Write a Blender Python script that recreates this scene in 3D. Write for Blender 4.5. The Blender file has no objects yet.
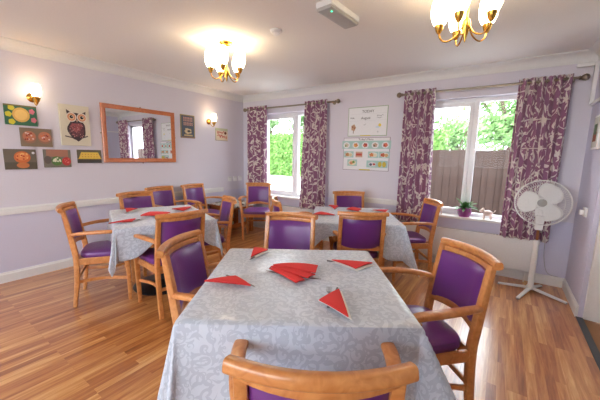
import bpy, bmesh, math, random
from mathutils import Vector, Matrix
random.seed(7)
C = bpy.context.scene.collection
PI = math.pi
V = Vector

# ------------------------------------------------------------------ materials
def new_mat(name):
    m = bpy.data.materials.new(name); m.use_nodes = True
    nt = m.node_tree; b = nt.nodes['Principled BSDF']
    return m, nt, b
def L(c):  # sRGB 0-255 -> linear
    o = []
    for v in c:
        v /= 255.0
        o.append(v/12.92 if v <= .04045 else ((v+.055)/1.055)**2.4)
    return (*o, 1)
def mat(name, col, rough=.5, metal=0, bump=0, bscale=60, coat=0):
    m, nt, b = new_mat(name)
    b.inputs['Base Color'].default_value = L(col)
    b.inputs['Roughness'].default_value = rough
    b.inputs['Metallic'].default_value = metal
    b.inputs['Coat Weight'].default_value = coat
    tc = nt.nodes.new('ShaderNodeTexCoord'); n = nt.nodes.new('ShaderNodeTexNoise')
    n.inputs['Scale'].default_value = bscale; n.inputs['Detail'].default_value = 4
    nt.links.new(tc.outputs['Object'], n.inputs['Vector'])
    mx = nt.nodes.new('ShaderNodeMix'); mx.data_type = 'RGBA'
    c = L(col)
    mx.inputs[6].default_value = tuple(x*.94 for x in c[:3])+(1,)
    mx.inputs[7].default_value = tuple(min(1, x*1.05) for x in c[:3])+(1,)
    nt.links.new(n.outputs[0], mx.inputs[0]); nt.links.new(mx.outputs[2], b.inputs['Base Color'])
    if bump:
        bp = nt.nodes.new('ShaderNodeBump'); bp.inputs['Strength'].default_value = bump
        bp.inputs['Distance'].default_value = .01
        nt.links.new(n.outputs[0], bp.inputs['Height']); nt.links.new(bp.outputs[0], b.inputs['Normal'])
    return m
def emit(name, col, s):
    m, nt, b = new_mat(name)
    b.inputs['Base Color'].default_value = (*col, 1)
    b.inputs['Emission Color'].default_value = (*col, 1)
    b.inputs['Emission Strength'].default_value = s
    return m
def wood_mat(name, c1, c2, rough=.3, coat=.3):
    m, nt, b = new_mat(name)
    tc = nt.nodes.new('ShaderNodeTexCoord'); mp = nt.nodes.new('ShaderNodeMapping')
    mp.inputs['Scale'].default_value = (6, 6, 6)
    n = nt.nodes.new('ShaderNodeTexNoise'); n.inputs['Scale'].default_value = 3; n.inputs['Detail'].default_value = 6
    n.inputs['Distortion'].default_value = 1.5
    r = nt.nodes.new('ShaderNodeValToRGB')
    r.color_ramp.elements[0].position = .3; r.color_ramp.elements[1].position = .7
    r.color_ramp.elements[0].color = L(c1); r.color_ramp.elements[1].color = L(c2)
    nt.links.new(tc.outputs['Object'], mp.inputs[0]); nt.links.new(mp.outputs[0], n.inputs[0])
    nt.links.new(n.outputs[0], r.inputs[0]); nt.links.new(r.outputs[0], b.inputs['Base Color'])
    b.inputs['Roughness'].default_value = rough; b.inputs['Coat Weight'].default_value = coat
    b.inputs['Coat Roughness'].default_value = .15
    return m
def floor_mat():
    m, nt, b = new_mat('oak_strip_floor')
    N = nt.nodes.new; K = nt.links.new
    tc = N('ShaderNodeTexCoord'); mp = N('ShaderNodeMapping')
    mp.inputs['Rotation'].default_value = (0, 0, PI/2)
    K(tc.outputs['Object'], mp.inputs[0])
    def brick(w, h, sc):
        br = N('ShaderNodeTexBrick'); br.inputs['Scale'].default_value = 1
        br.inputs['Brick Width'].default_value = w; br.inputs['Row Height'].default_value = h
        br.inputs['Mortar Size'].default_value = sc; br.inputs['Bias'].default_value = 0
        br.offset = .37; br.offset_frequency = 3; br.squash = 1
        br.inputs['Color1'].default_value = (0, 0, 0, 1); br.inputs['Color2'].default_value = (1, 1, 1, 1)
        br.inputs['Mortar'].default_value = (.3, .3, .3, 1)
        K(mp.outputs[0], br.inputs[0]); return br
    b1 = brick(.7, .05, .0005)
    mg = N('ShaderNodeMapping'); mg.inputs['Scale'].default_value = (1.6, 22, 1)
    K(mp.outputs[0], mg.inputs[0])
    # shift the grain per strip
    ad = N('ShaderNodeVectorMath'); ad.operation = 'MULTIPLY_ADD'; ad.inputs[1].default_value = (17, 9, 5)
    K(b1.outputs[0], ad.inputs[0]); K(mg.outputs[0], ad.inputs[2])
    g = N('ShaderNodeTexNoise'); g.inputs['Scale'].default_value = 1.6; g.inputs['Detail'].default_value = 7
    g.inputs['Roughness'].default_value = .62; g.inputs['Distortion'].default_value = .5
    K(ad.outputs[0], g.inputs[0])
    mixf = N('ShaderNodeMath'); mixf.operation = 'MULTIPLY_ADD'; mixf.inputs[1].default_value = .27
    K(b1.outputs[0], mixf.inputs[0])
    sc = N('ShaderNodeMath'); sc.operation = 'MULTIPLY'; sc.inputs[1].default_value = .78
    K(g.outputs[0], sc.inputs[0]); K(sc.outputs[0], mixf.inputs[2])
    r = N('ShaderNodeValToRGB'); e = r.color_ramp.elements
    e[0].position = .2; e[0].color = L(FLOOR[0]); e[1].position = .8; e[1].color = L(FLOOR[3])
    x = e.new(.42); x.color = L(FLOOR[1]); x = e.new(.6); x.color = L(FLOOR[2])
    K(mixf.outputs[0], r.inputs[0]); K(r.outputs[0], b.inputs['Base Color'])
    b.inputs['Roughness'].default_value = .3
    b.inputs['Coat Weight'].default_value = .9; b.inputs['Coat Roughness'].default_value = .2
    bp = N('ShaderNodeBump'); bp.inputs['Strength'].default_value = .12; bp.inputs['Distance'].default_value = .004
    K(g.outputs[0], bp.inputs['Height']); K(bp.outputs[0], b.inputs['Normal'])
    return m
def cell_shape(nt, vec, scale, off, kind, p):
    """random-rotated motif in every voronoi cell. kind 'leaf': ellipse p=(a,b); kind 'curl': spiral p=(radius,turns,width)"""
    N = nt.nodes.new; K = nt.links.new
    def m(op, a, b_=None, c=None, cl=False):
        n = N('ShaderNodeMath'); n.operation = op; n.use_clamp = cl
        for i_, x in enumerate((a, b_, c)):
            if x is None: continue
            if isinstance(x, (int, float)): n.inputs[i_].default_value = x
            else: K(x, n.inputs[i_])
        return n.outputs[0]
    mp = N('ShaderNodeMapping'); mp.inputs['Location'].default_value = (off, off*1.7, 0); mp.inputs['Scale'].default_value = (scale, scale, 0); K(vec, mp.inputs[0])
    vo = N('ShaderNodeTexVoronoi'); vo.voronoi_dimensions = '2D'; vo.inputs['Scale'].default_value = 1; vo.inputs['Randomness'].default_value = .75; K(mp.outputs[0], vo.inputs['Vector'])
    sb = N('ShaderNodeVectorMath'); sb.operation = 'SUBTRACT'; K(mp.outputs[0], sb.inputs[0]); K(vo.outputs['Position'], sb.inputs[1])
    sc = N('ShaderNodeSeparateColor'); K(vo.outputs['Color'], sc.inputs[0])
    rt_ = N('ShaderNodeVectorRotate'); rt_.rotation_type = 'Z_AXIS'; K(sb.outputs[0], rt_.inputs['Vector']); K(m('MULTIPLY', sc.outputs[0], 6.283), rt_.inputs['Angle'])
    sx = N('ShaderNodeSeparateXYZ'); K(rt_.outputs[0], sx.inputs[0]); x, y = sx.outputs[0], sx.outputs[1]
    if kind == 'leaf':
        # curved pointed leaf with a split along its rib
        yb = m('SUBTRACT', y, m('MULTIPLY', m('MULTIPLY', x, x), 1.1))
        half = m('MULTIPLY', m('SUBTRACT', 1, m('POWER', m('DIVIDE', m('ABSOLUTE', x), p[0]), 2), None, True), p[1])
        a = m('LESS_THAN', m('ABSOLUTE', yb), half)
        return m('MULTIPLY', a, m('GREATER_THAN', half, .008))
    if kind == 'flower':
        r = m('SQRT', m('ADD', m('MULTIPLY', x, x), m('MULTIPLY', y, y))); th = m('ARCTAN2', y, x)
        lim = m('MULTIPLY_ADD', m('ABSOLUTE', m('SINE', m('MULTIPLY', th, 2.5))), p[0]*.7, p[0]*.3)
        return m('MULTIPLY', m('LESS_THAN', r, lim), m('GREATER_THAN', sc.outputs[1], p[1]))
    r = m('SQRT', m('ADD', m('MULTIPLY', x, x), m('MULTIPLY', y, y))); th = m('ARCTAN2', y, x)
    sgn = m('MULTIPLY_ADD', m('GREATER_THAN', sc.outputs[1], .5), 2, -1)
    sp = m('SINE', m('ADD', m('MULTIPLY', th, sgn), m('MULTIPLY', r, p[1])))
    return m('MULTIPLY', m('GREATER_THAN', sp, p[2]), m('LESS_THAN', r, p[0]))
def union(nt, lst):
    a = lst[0]
    for o in lst[1:]:
        mm = nt.nodes.new('ShaderNodeMath'); mm.operation = 'MAXIMUM'; nt.links.new(a, mm.inputs[0]); nt.links.new(o, mm.inputs[1]); a = mm.outputs[0]
    return a
def damask_mat():
    m, nt, b = new_mat('silver_damask')
    N = nt.nodes.new; K = nt.links.new
    uv = N('ShaderNodeUVMap'); uv.uv_map = 'UVMap'
    n0 = N('ShaderNodeTexNoise'); n0.inputs['Scale'].default_value = 7; n0.inputs['Detail'].default_value = 1
    K(uv.outputs[0], n0.inputs[0])
    w = N('ShaderNodeVectorMath'); w.operation = 'MULTIPLY_ADD'; w.inputs[1].default_value = (.05, .05, 0)
    K(n0.outputs['Color'], w.inputs[0]); K(uv.outputs[0], w.inputs[2]); v = w.outputs[0]
    st = union(nt, [cell_shape(nt, v, 14, 0, 'curl', (.46, 15, .35)), cell_shape(nt, v, 20, 3.3, 'leaf', (.5, .16)),
                    cell_shape(nt, v, 23, 7.1, 'leaf', (.45, .13)), cell_shape(nt, v, 19, 5.2, 'curl', (.3, 22, .55))])
    mx = N('ShaderNodeMix'); mx.data_type = 'RGBA'
    mx.inputs[6].default_value = L(CL_A); mx.inputs[7].default_value = L(CL_B)
    K(st, mx.inputs[0]); K(mx.outputs[2], b.inputs['Base Color'])
    rr = N('ShaderNodeMapRange'); rr.inputs[3].default_value = .28; rr.inputs[4].default_value = .36
    K(st, rr.inputs[0]); K(rr.outputs[0], b.inputs['Roughness'])
    b.inputs['Sheen Weight'].default_value = .3; b.inputs['Specular IOR Level'].default_value = .7
    n2 = N('ShaderNodeTexNoise'); n2.inputs['Scale'].default_value = 3.2; n2.inputs['Detail'].default_value = 3
    K(uv.outputs[0], n2.inputs[0])
    bp = N('ShaderNodeBump'); bp.inputs['Strength'].default_value = .6; bp.inputs['Distance'].default_value = .05
    K(n2.outputs[0], bp.inputs['Height']); K(bp.outputs[0], b.inputs['Normal'])
    return m
def curtain_mat():
    m, nt, b = new_mat('plum_blossom_fabric')
    N = nt.nodes.new; K = nt.links.new
    uv = N('ShaderNodeUVMap'); uv.uv_map = 'UVMap'
    n = N('ShaderNodeTexNoise'); n.inputs['Scale'].default_value = 6; n.inputs['Detail'].default_value = 1; K(uv.outputs[0], n.inputs[0])
    w = N('ShaderNodeVectorMath'); w.operation = 'MULTIPLY_ADD'; w.inputs[1].default_value = (.06, .06, 0)
    K(n.outputs['Color'], w.inputs[0]); K(uv.outputs[0], w.inputs[2]); v = w.outputs[0]
    n2 = N('ShaderNodeTexNoise'); n2.inputs['Scale'].default_value = 3.4; n2.inputs['Detail'].default_value = 0; K(uv.outputs[0], n2.inputs[0])
    cm = N('ShaderNodeMath'); cm.operation = 'COMPARE'; cm.inputs[1].default_value = .5; cm.inputs[2].default_value = .009; K(n2.outputs[0], cm.inputs[0])
    st = union(nt, [cell_shape(nt, v, 6.5, 0, 'leaf', (.36, .09)), cell_shape(nt, v, 8.5, 4.4, 'leaf', (.36, .09)),
                    cell_shape(nt, v, 5.5, 9.2, 'flower', (.27, .45)), cell_shape(nt, v, 9, 2.2, 'leaf', (.34, .09)), cm.outputs[0]])
    mx = N('ShaderNodeMix'); mx.data_type = 'RGBA'
    mx.inputs[6].default_value = L(PLUM); mx.inputs[7].default_value = L((226, 218, 212))
    K(st, mx.inputs[0]); K(mx.outputs[2], b.inputs['Base Color'])
    b.inputs['Roughness'].default_value = .6; b.inputs['Sheen Weight'].default_value = .3
    return m
def mosaic_mat():
    m, nt, b = new_mat('patterned_runner_fabric')
    N = nt.nodes.new; K = nt.links.new
    tc = N('ShaderNodeTexCoord'); vo = N('ShaderNodeTexVoronoi'); vo.inputs['Scale'].default_value = 16
    K(tc.outputs['Object'], vo.inputs['Vector'])
    r = N('ShaderNodeValToRGB'); r.color_ramp.interpolation = 'CONSTANT'
    e = r.color_ramp.elements; e[0].color = L((60, 55, 60)); e[1].position = .22; e[1].color = L((205, 200, 190))
    x = e.new(.5); x.color = L((150, 140, 135)); x = e.new(.65); x.color = L((225, 222, 215))
    K(vo.outputs['Color'], r.inputs[0]); K(r.outputs[0], b.inputs['Base Color'])
    b.inputs['Roughness'].default_value = .7
    return m
def glass_mat():
    m, nt, b = new_mat('window_glass')
    N = nt.nodes.new; K = nt.links.new
    out = nt.nodes['Material Output']; t = N('ShaderNodeBsdfTransparent'); g = N('ShaderNodeBsdfGlossy')
    g.inputs['Roughness'].default_value = .02; mx = N('ShaderNodeMixShader'); fr = N('ShaderNodeFresnel')
    fr.inputs[0].default_value = 1.2
    ge = N('ShaderNodeNewGeometry'); sb = N('ShaderNodeMath'); sb.operation = 'SUBTRACT'; sb.inputs[0].default_value = 1; sb.use_clamp = True
    K(ge.outputs['Backfacing'], sb.inputs[1]); ml = N('ShaderNodeMath'); ml.operation = 'MULTIPLY'; K(fr.outputs[0], ml.inputs[0]); K(sb.outputs[0], ml.inputs[1])
    K(ml.outputs[0], mx.inputs[0]); K(t.outputs[0], mx.inputs[1]); K(g.outputs[0], mx.inputs[2]); K(mx.outputs[0], out.inputs[0])
    return m
def leaf_mat(name, c1, c2):
    m, nt, b = new_mat(name)
    N = nt.nodes.new; K = nt.links.new
    tc = N('ShaderNodeTexCoord'); n = N('ShaderNodeTexNoise'); n.inputs['Scale'].default_value = 5; n.inputs['Detail'].default_value = 5
    K(tc.outputs['Object'], n.inputs[0])
    r = N('ShaderNodeValToRGB'); r.color_ramp.elements[0].position = .35; r.color_ramp.elements[1].position = .65
    r.color_ramp.elements[0].color = L(c1); r.color_ramp.elements[1].color = L(c2)
    K(n.outputs[0], r.inputs[0]); K(r.outputs[0], b.inputs['Base Color']); b.inputs['Roughness'].default_value = .6
    b.inputs['Subsurface Weight'].default_value = 0
    return m

FLOOR = ((112, 62, 30), (176, 108, 56), (206, 144, 82), (236, 190, 128))
PLUM = (142, 90, 124)
CL_A = (204, 213, 227); CL_B = (184, 194, 210)
M = dict(
    wall=mat('lavender_paint', (215, 211, 222), .85, bump=.02, bscale=120),
    wall_low=mat('lavender_paint_dado', (208, 206, 226), .85, bump=.02, bscale=120),
    ceil=mat('ceiling_paint', (236, 233, 230), .9, bump=.05, bscale=90),
    white=mat('white_gloss_paint', (232, 232, 232), .35),
    trim=mat('white_satin_trim', (226, 226, 226), .45),
    upvc=mat('white_upvc', (236, 237, 240), .25),
    floor=floor_mat(),
    wood=wood_mat('honey_beech', (190, 118, 62), (218, 152, 92)),
    wood2=wood_mat('orange_pine', (160, 88, 40), (186, 108, 54)),
    frame=wood_mat('mirror_frame_pine', (176, 96, 50), (202, 118, 66)),
    purple=mat('purple_vinyl', (106, 48, 124), .3, bump=.08, bscale=220),
    cloth=damask_mat(), curtain=curtain_mat(), runner=mosaic_mat(),
    red=mat('red_paper', (216, 52, 52), .8, bump=.06, bscale=180),
    paper=mat('white_paper', (238, 238, 236), .8),
    steel=mat('steel', (120, 122, 126), .3, 1),
    pole=mat('antique_nickel', (150, 140, 126), .32, 1),
    brass=mat('polished_brass', (214, 168, 78), .2, 1),
    copper=mat('copper_pole', (150, 96, 66), .3, .8),
    black=mat('black_iron', (22, 24, 30), .4),
    mirror=None, glass=glass_mat(),
    shade=emit('lit_glass_shade', (1, .84, .58), 8),
    plastic=mat('white_plastic', (232, 232, 232), .4),
    grey=mat('grey_plastic', (160, 160, 160), .5),
    diff=mat('diffuser', (176, 174, 172), .3),
    green_led=emit('green_led', (.05, 1, .4), 3),
    strip=mat('dark_threshold', (62, 66, 68), .5),
    brownfloor=mat('brown_carpet_tile', (152, 110, 74), .7),
    hedge=leaf_mat('hedge_leaf', (66, 108, 40), (116, 156, 76)),
    leaf=leaf_mat('tree_leaf', (70, 104, 62), (136, 166, 112)),
    leaf2=leaf_mat('pale_tree_leaf', (84, 124, 70), (132, 166, 104)),
    bark=mat('bark', (92, 80, 66), .9),
    fence=wood_mat('weathered_fence', (44, 28, 22), (66, 44, 34), .8, 0),
    paving=mat('pale_paving', (196, 194, 188), .9),
    pot=mat('magenta_ceramic', (160, 76, 144), .3),
    plant=mat('pot_plant_leaf', (70, 122, 60), .5),
    pink=mat('pale_pink_ceramic', (226, 206, 196), .4),
)
mm, nt, b = new_mat('mirror_silver'); b.inputs['Base Color'].default_value = (.86, .87, .88, 1)
b.inputs['Metallic'].default_value = 1; b.inputs['Roughness'].default_value = .01; M['mirror'] = mm
_flat = {}
def flat(c, rough=.6):
    k = tuple(c)
    if k not in _flat: _flat[k] = mat('ink_%d_%d_%d' % k, c, rough)
    return _flat[k]

# ------------------------------------------------------------------ mesh builder
class MB:
    def __init__(s): s.v = []; s.f = []; s.m = []; s.uv = None; s.cur = 0; s.mats = []
    def use(s, m):
        if m not in s.mats: s.mats.append(m)
        s.cur = s.mats.index(m); return s
    def add(s, vs, fs):
        o = len(s.v); s.v += [tuple(p) for p in vs]; s.f += [tuple(i+o for i in f) for f in fs]; s.m += [s.cur]*len(fs)
        return s
    def box(s, a, b, bev=0):
        x0, y0, z0 = a; x1, y1, z1 = b
        bm = bmesh.new(); bmesh.ops.create_cube(bm, size=1)
        for v in bm.verts: v.co = V(((x0+x1)/2+v.co.x*(x1-x0), (y0+y1)/2+v.co.y*(y1-y0), (z0+z1)/2+v.co.z*(z1-z0)))
        if bev: bmesh.ops.bevel(bm, geom=bm.edges[:], offset=bev, segments=2, affect='EDGES', profile=.6)
        bm.verts.index_update()
        s.add([v.co[:] for v in bm.verts], [[v.index for v in f.verts] for f in bm.faces]); bm.free(); return s
    def sweep(s, pts, size, up=(0, 0, 1), n=12, power=4, closed=False):
        """tube of superellipse section; size = (w,h) or list per point or function(t)"""
        pts = [V(p) for p in pts]; k = len(pts); up = V(up); vs = []; fs = []
        for i, p in enumerate(pts):
            a = pts[i-1] if (i or closed) else p; c = pts[(i+1) % k] if (i < k-1 or closed) else p
            t = (c-a).normalized(); sd = t.cross(up)
            if sd.length < 1e-4: sd = t.cross(V((0, 1, 0)))
            sd.normalize(); nn = sd.cross(t)
            w, h = size(i/(k-1)) if callable(size) else (size[i] if isinstance(size, list) else size)
            for j in range(n):
                an = 2*PI*(j+.5)/n; cc, ss = math.cos(an), math.sin(an)
                e = 2/power
                vs.append(p+sd*(w/2*math.copysign(abs(cc)**e, cc))+nn*(h/2*math.copysign(abs(ss)**e, ss)))
        for i in range(k if closed else k-1):
            i2 = (i+1) % k
            for j in range(n):
                j2 = (j+1) % n; fs.append((i*n+j, i*n+j2, i2*n+j2, i2*n+j))
        if not closed:
            fs.append(tuple(range(n))[::-1]); fs.append(tuple((k-1)*n+j for j in range(n)))
        return s.add(vs, fs)
    def tube(s, pts, r, n=8, closed=False): return s.sweep(pts, (2*r, 2*r), n=n, power=2, closed=closed)
    def lathe(s, prof, n=24, c=(0, 0, 0), axis=None):
        vs = []; fs = []; c = V(c)
        q = V((0, 0, 1)).rotation_difference(V(axis).normalized()) if axis else None
        for r, z in prof:
            for j in range(n):
                p = V((r*math.cos(2*PI*j/n), r*math.sin(2*PI*j/n), z))
                if q: p = q @ p
                vs.append(p+c)
        k = len(prof)
        for i in range(k-1):
            for j in range(n): fs.append((i*n+j, i*n+(j+1) % n, (i+1)*n+(j+1) % n, (i+1)*n+j))
        if prof[0][0] > 0: fs.append(tuple(range(n))[::-1])
        if prof[-1][0] > 0: fs.append(tuple((k-1)*n+j for j in range(n)))
        return s.add(vs, fs)
    def loft(s, rings, cap=True):
        n = len(rings[0]); vs = [p for r in rings for p in r]; fs = []
        for i in range(len(rings)-1):
            for j in range(n): fs.append((i*n+j, i*n+(j+1) % n, (i+1)*n+(j+1) % n, (i+1)*n+j))
        if cap: fs.append(tuple(range(n))[::-1]); fs.append(tuple((len(rings)-1)*n+j for j in range(n)))
        return s.add(vs, fs)
    def ball(s, c, r, n=12, m=8):
        if not hasattr(r, '__len__'): r = (r, r, r)
        vs = []; fs = []
        for i in range(1, m):
            th = PI*i/m
            for j in range(n): vs.append((c[0]+r[0]*math.sin(th)*math.cos(2*PI*j/n), c[1]+r[1]*math.sin(th)*math.sin(2*PI*j/n), c[2]+r[2]*math.cos(th)))
        t = len(vs); vs += [(c[0], c[1], c[2]+r[2]), (c[0], c[1], c[2]-r[2])]
        for i in range(m-2):
            for j in range(n): fs.append((i*n+j, (i+1)*n+j, (i+1)*n+(j+1) % n, i*n+(j+1) % n))
        for j in range(n): fs.append((t, j, (j+1) % n)); fs.append((t+1, (m-2)*n+(j+1) % n, (m-2)*n+j))
        return s.add(vs, fs)
    def build(s, name, m=None, parent=None, smooth=True, loc=None, rot=None):
        me = bpy.data.meshes.new(name); me.from_pydata([tuple(p) for p in s.v], [], s.f)
        mats = s.mats if s.mats else [m]
        for x in mats: me.materials.append(x)
        if s.mats: me.polygons.foreach_set('material_index', s.m)
        bm = bmesh.new(); bm.from_mesh(me); bmesh.ops.recalc_face_normals(bm, faces=bm.faces[:]); bm.to_mesh(me); bm.free()
        if smooth:
            me.shade_smooth(); me.set_sharp_from_angle(angle=math.radians(38))
        if s.uv:
            ul = me.uv_layers.new(name='UVMap')
            for lp in me.loops: ul.data[lp.index].uv = s.uv[lp.vertex_index]
        o = bpy.data.objects.new(name, me); C.objects.link(o)
        if parent: o.parent = parent
        if loc: o.location = loc
        if rot: o.rotation_euler = rot
        return o
def tag(o, label, cat, group=None, kind=None):
    o['label'] = label; o['category'] = cat
    if group: o['group'] = group
    if kind: o['kind'] = kind
    return o
def empty(name, loc=(0, 0, 0), rz=0, **k):
    o = bpy.data.objects.new(name, None); C.objects.link(o); o.location = loc; o.rotation_euler = (0, 0, rz)
    o.empty_display_size = .1
    return o
def struct(o): o['kind'] = 'structure'; return o
def copy_tree(o, parent=None):
    c = o.copy(); C.objects.link(c)
    if parent: c.parent = parent
    for ch in list(o.children): copy_tree(ch, c)
    return c
def arc(f, n): return [f(i/(n-1)) for i in range(n)]
def bez(p, n=14):
    p = [V(q) for q in p]; out = []
    def cr(a, b, c, d, t): return .5*((2*b)+(c-a)*t+(2*a-5*b+4*c-d)*t*t+(3*b-a-3*c+d)*t**3)
    k = len(p)-1
    for i in range(k):
        a = p[max(i-1, 0)]; d = p[min(i+2, k)]
        m_ = max(2, n//k)
        for j in range(m_): out.append(cr(a, p[i], p[i+1], d, j/m_))
    out.append(p[-1]); return out

# ------------------------------------------------------------------ room shell
W = 4.763; H = 2.40; HC = 2.30; YB = -6.6
struct(MB().box((-.3, YB, -.1), (W+.02, .3, 0)).build('floor', M['floor'], smooth=False))
struct(MB().box((-.3, YB, H), (W+2.6, .3, H+.15)).build('ceiling', M['ceil'], smooth=False))
wl = MB(); wl.use(M['wall']).box((-.15, YB, .71), (0, 0, H)); wl.use(M['wall_low']).box((-.15, YB, 0), (0, 0, .71))
struct(wl.build('wall_left', smooth=False))
Z0, Z1 = .615, 2.07
WIN = ((.42, 1.74), (3.14, 4.36))
wb = MB()
def wbox(x0, x1, z0, z1, m): wb.use(M[m]).box((x0, 0, z0), (x1, .25, z1))
wbox(-.15, W+.15, Z1, H, 'wall'); xs = [-.15, WIN[0][0], WIN[0][1], WIN[1][0], WIN[1][1], W+.15]
for i in (0, 2, 4):
    wbox(xs[i], xs[i+1], .71, Z1, 'wall'); wbox(xs[i], xs[i+1], 0, .71, 'wall_low')
for i in (1, 3): wbox(xs[i], xs[i+1], 0, Z0, 'wall_low')
struct(wb.build('wall_back', smooth=False))
# right wall: short pier by the corner, then an opening
DY = -.73
struct(MB().box((W, DY, 0), (W+.12, 0, H)).build('wall_right', M['wall_low'], smooth=False))
struct(MB().box((W+.001, YB, -.1), (W+2.6, DY+.1, -.003)).build('floor_passage', M['brownfloor'], smooth=False))
struct(MB().box((W-.012, -4.5, -.001), (W+.035, DY, .006), .002).build('trim_4', M['strip']))
# door leaf standing open into the passage, parallel to the back wall
dr = struct(MB().box((W+.03, DY-.045, .012), (W+.86, DY-.005, 2.1), .004).build('door_1', M['white']))
k = MB(); k.lathe([(.012, 0), (.012, .004), (.006, .006), (.006, .012), (.0, .014)], 12, (W+.11, DY-.045, .40), (0, -1, 0)); k.build('door_stop', M['steel'], dr)
h = MB(); h.tube([(W+.78, DY-.045, 1.0), (W+.78, DY-.09, 1.0), (W+.68, DY-.09, 1.0)], .009); h.build('door_handle', M['steel'], dr)
struct(MB().box((W+.86, DY-.12, 0), (W+2.4, DY, H)).build('wall_passage', M['wall'], smooth=False))
rw = MB(); rw.box((.3, YB-.2, 0), (W-.3, YB, .8)).box((-.15, YB-.2, 0), (.3, YB, H)).box((W-.3, YB-.2, 0), (W+2.5, YB, H)).box((.3, YB-.2, 2.12), (W-.3, YB, H)); struct(rw.build('wall_rear_light_opening', M['wall'], smooth=False))  # unseen wall behind the camera, added; opening sized to control the fill light
struct(MB().box((-.6, YB-.5, H+.16), (W+3, .35, 6.4)).build('wall_added_sun_block', M['trim'], smooth=False))  # unseen block added above the room to keep sun off the fence
struct(MB().box((W+2.4, YB, 0), (W+2.55, DY, H)).build('wall_passage_end', M['wall'], smooth=False))
# coving
def coving(name, a, b, inw):
    a, b, inw = V(a), V(b), V(inw); rings = []
    pr = [(0, 0), (.006, 0), (.012, .012)]+[(.012+.078*(1-math.cos(t)), .012+.072*math.sin(t)) for t in [PI/2*i/8 for i in range(9)]]+[(.098, .09), (.098, .1), (0, .1)]
    for p in (a, b): rings.append([p+inw*x+V((0, 0, z)) for x, z in pr])
    return struct(MB().loft(rings).build(name, M['trim']))
coving('trim_1', (0, YB, HC), (0, 0, HC), (1, 0, 0))
coving('trim_2', (0, 0, HC), (W, 0, HC), (0, -1, 0))
coving('trim_3', (W, 0, HC), (W, DY, HC), (-1, 0, 0))
def bboard(name, a, b, inw, h=.105, z=0, t=.018):
    a, b, inw = V(a), V(b), V(inw); rings = []
    pr = [(0, 0), (t, 0), (t, h*.8), (t*.65, h*.88), (t*.5, h), (0, h)]
    for p in (a, b): rings.append([p+inw*x+V((0, 0, z+q)) for x, q in pr])
    return struct(MB().loft(rings).build(name, M['trim'], smooth=False))
bboard('baseboard_left', (0, YB, 0), (0, 0, 0), (1, 0, 0))
bboard('baseboard_back', (0, 0, 0), (W, 0, 0), (0, -1, 0))
bboard('baseboard_right', (W, 0, 0), (W, DY, 0), (-1, 0, 0))
bboard('trim_5', (0, YB, 0), (0, -.52, 0), (1, 0, 0), .075, .695, .022)
bboard('trim_6', (1.95, 0, 0), (2.94, 0, 0), (0, -1, 0), .075, .695, .022)

# windows
def window(name, x0, x1, mull, sash_left):
    fr = MB(); y0, y1 = .10, .165; f = .05
    fr.box((x0, y0, Z0+.02), (x0+f, y1, Z1), .004).box((x1-f, y0, Z0+.02), (x1, y1, Z1), .004)
    fr.box((x0, y0, Z1-f), (x1, y1, Z1), .004).box((x0, y0, Z0+.02), (x1, y1, Z0+.02+f), .004)
    fr.box((mull-.03, y0+.003, Z0+.05), (mull+.03, y1-.003, Z1-.03), .004)
    o = struct(fr.build(name, M['upvc']))
    panes = ((x0+f, mull-.03, sash_left), (mull+.03, x1-f, not sash_left))
    for a, b_, sash in panes:
        e = .0
        if sash:
            s = MB(); g = .042; zb, zt = Z0+.02+f, Z1-f; e = g
            s.box((a, y0-.012, zb), (a+g, y1-.01, zt), .004).box((b_-g, y0-.012, zb), (b_, y1-.01, zt), .004)
            s.box((a+.02, y0-.010, zt-g), (b_-.02, y1-.012, zt), .004).box((a+.02, y0-.010, zb), (b_-.02, y1-.012, zb+g), .004)
            s.build('sash', M['upvc'], o)
        MB().box((a+e, .13, Z0+.02+f+e), (b_-e, .136, Z1-f-e)).build('window_pane', M['glass'], o, smooth=False)
    sl = MB().box((x0-.03, -.04, Z0), (x1+.03, 0, Z0+.028), .005).box((x0+.001, -.01, Z0), (x1-.001, .12, Z0+.028), .003)
    sl.build('window_sill', M['white'], o)
    return o
window('window_1', *WIN[0], 1.15, True)
window('window_2', *WIN[1], 3.77, True)

# radiators: long low panels under the windows
def radiator(x0, x1, label):
    t = empty('radiator', ((x0+x1)/2, -.06, .13)); w = (x1-x0)/2
    MB().box((-w, -.035, 0), (w, .035, .36), .008).build('front_panel', M['plastic'], t)
    g = MB()
    for i in range(int(w*2/.03)): g.box((-w+.02+i*.03, -.02, .36), (-w+.034+i*.03, .02, .363))
    g.build('top_grille', M['grey'], t, smooth=False)
    for sx in (-1, 1): MB().box((sx*w*.7-.02, .03, .1), (sx*w*.7+.02, .052, .3), .003).build('bracket', M['white'], t)
    for sx in (-1, 1):
        MB().tube([(sx*(w-.05), 0, .005), (sx*(w-.05), 0, -.13)], .0075).build('pipe', M['white'], t)
    tag(t, label, 'radiator', 'white radiators')
radiator(.55, 1.86, 'long low white radiator under the left window with the hedge view')
radiator(3.1, 4.46, 'long low white radiator under the right window with the potted plant')

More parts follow.
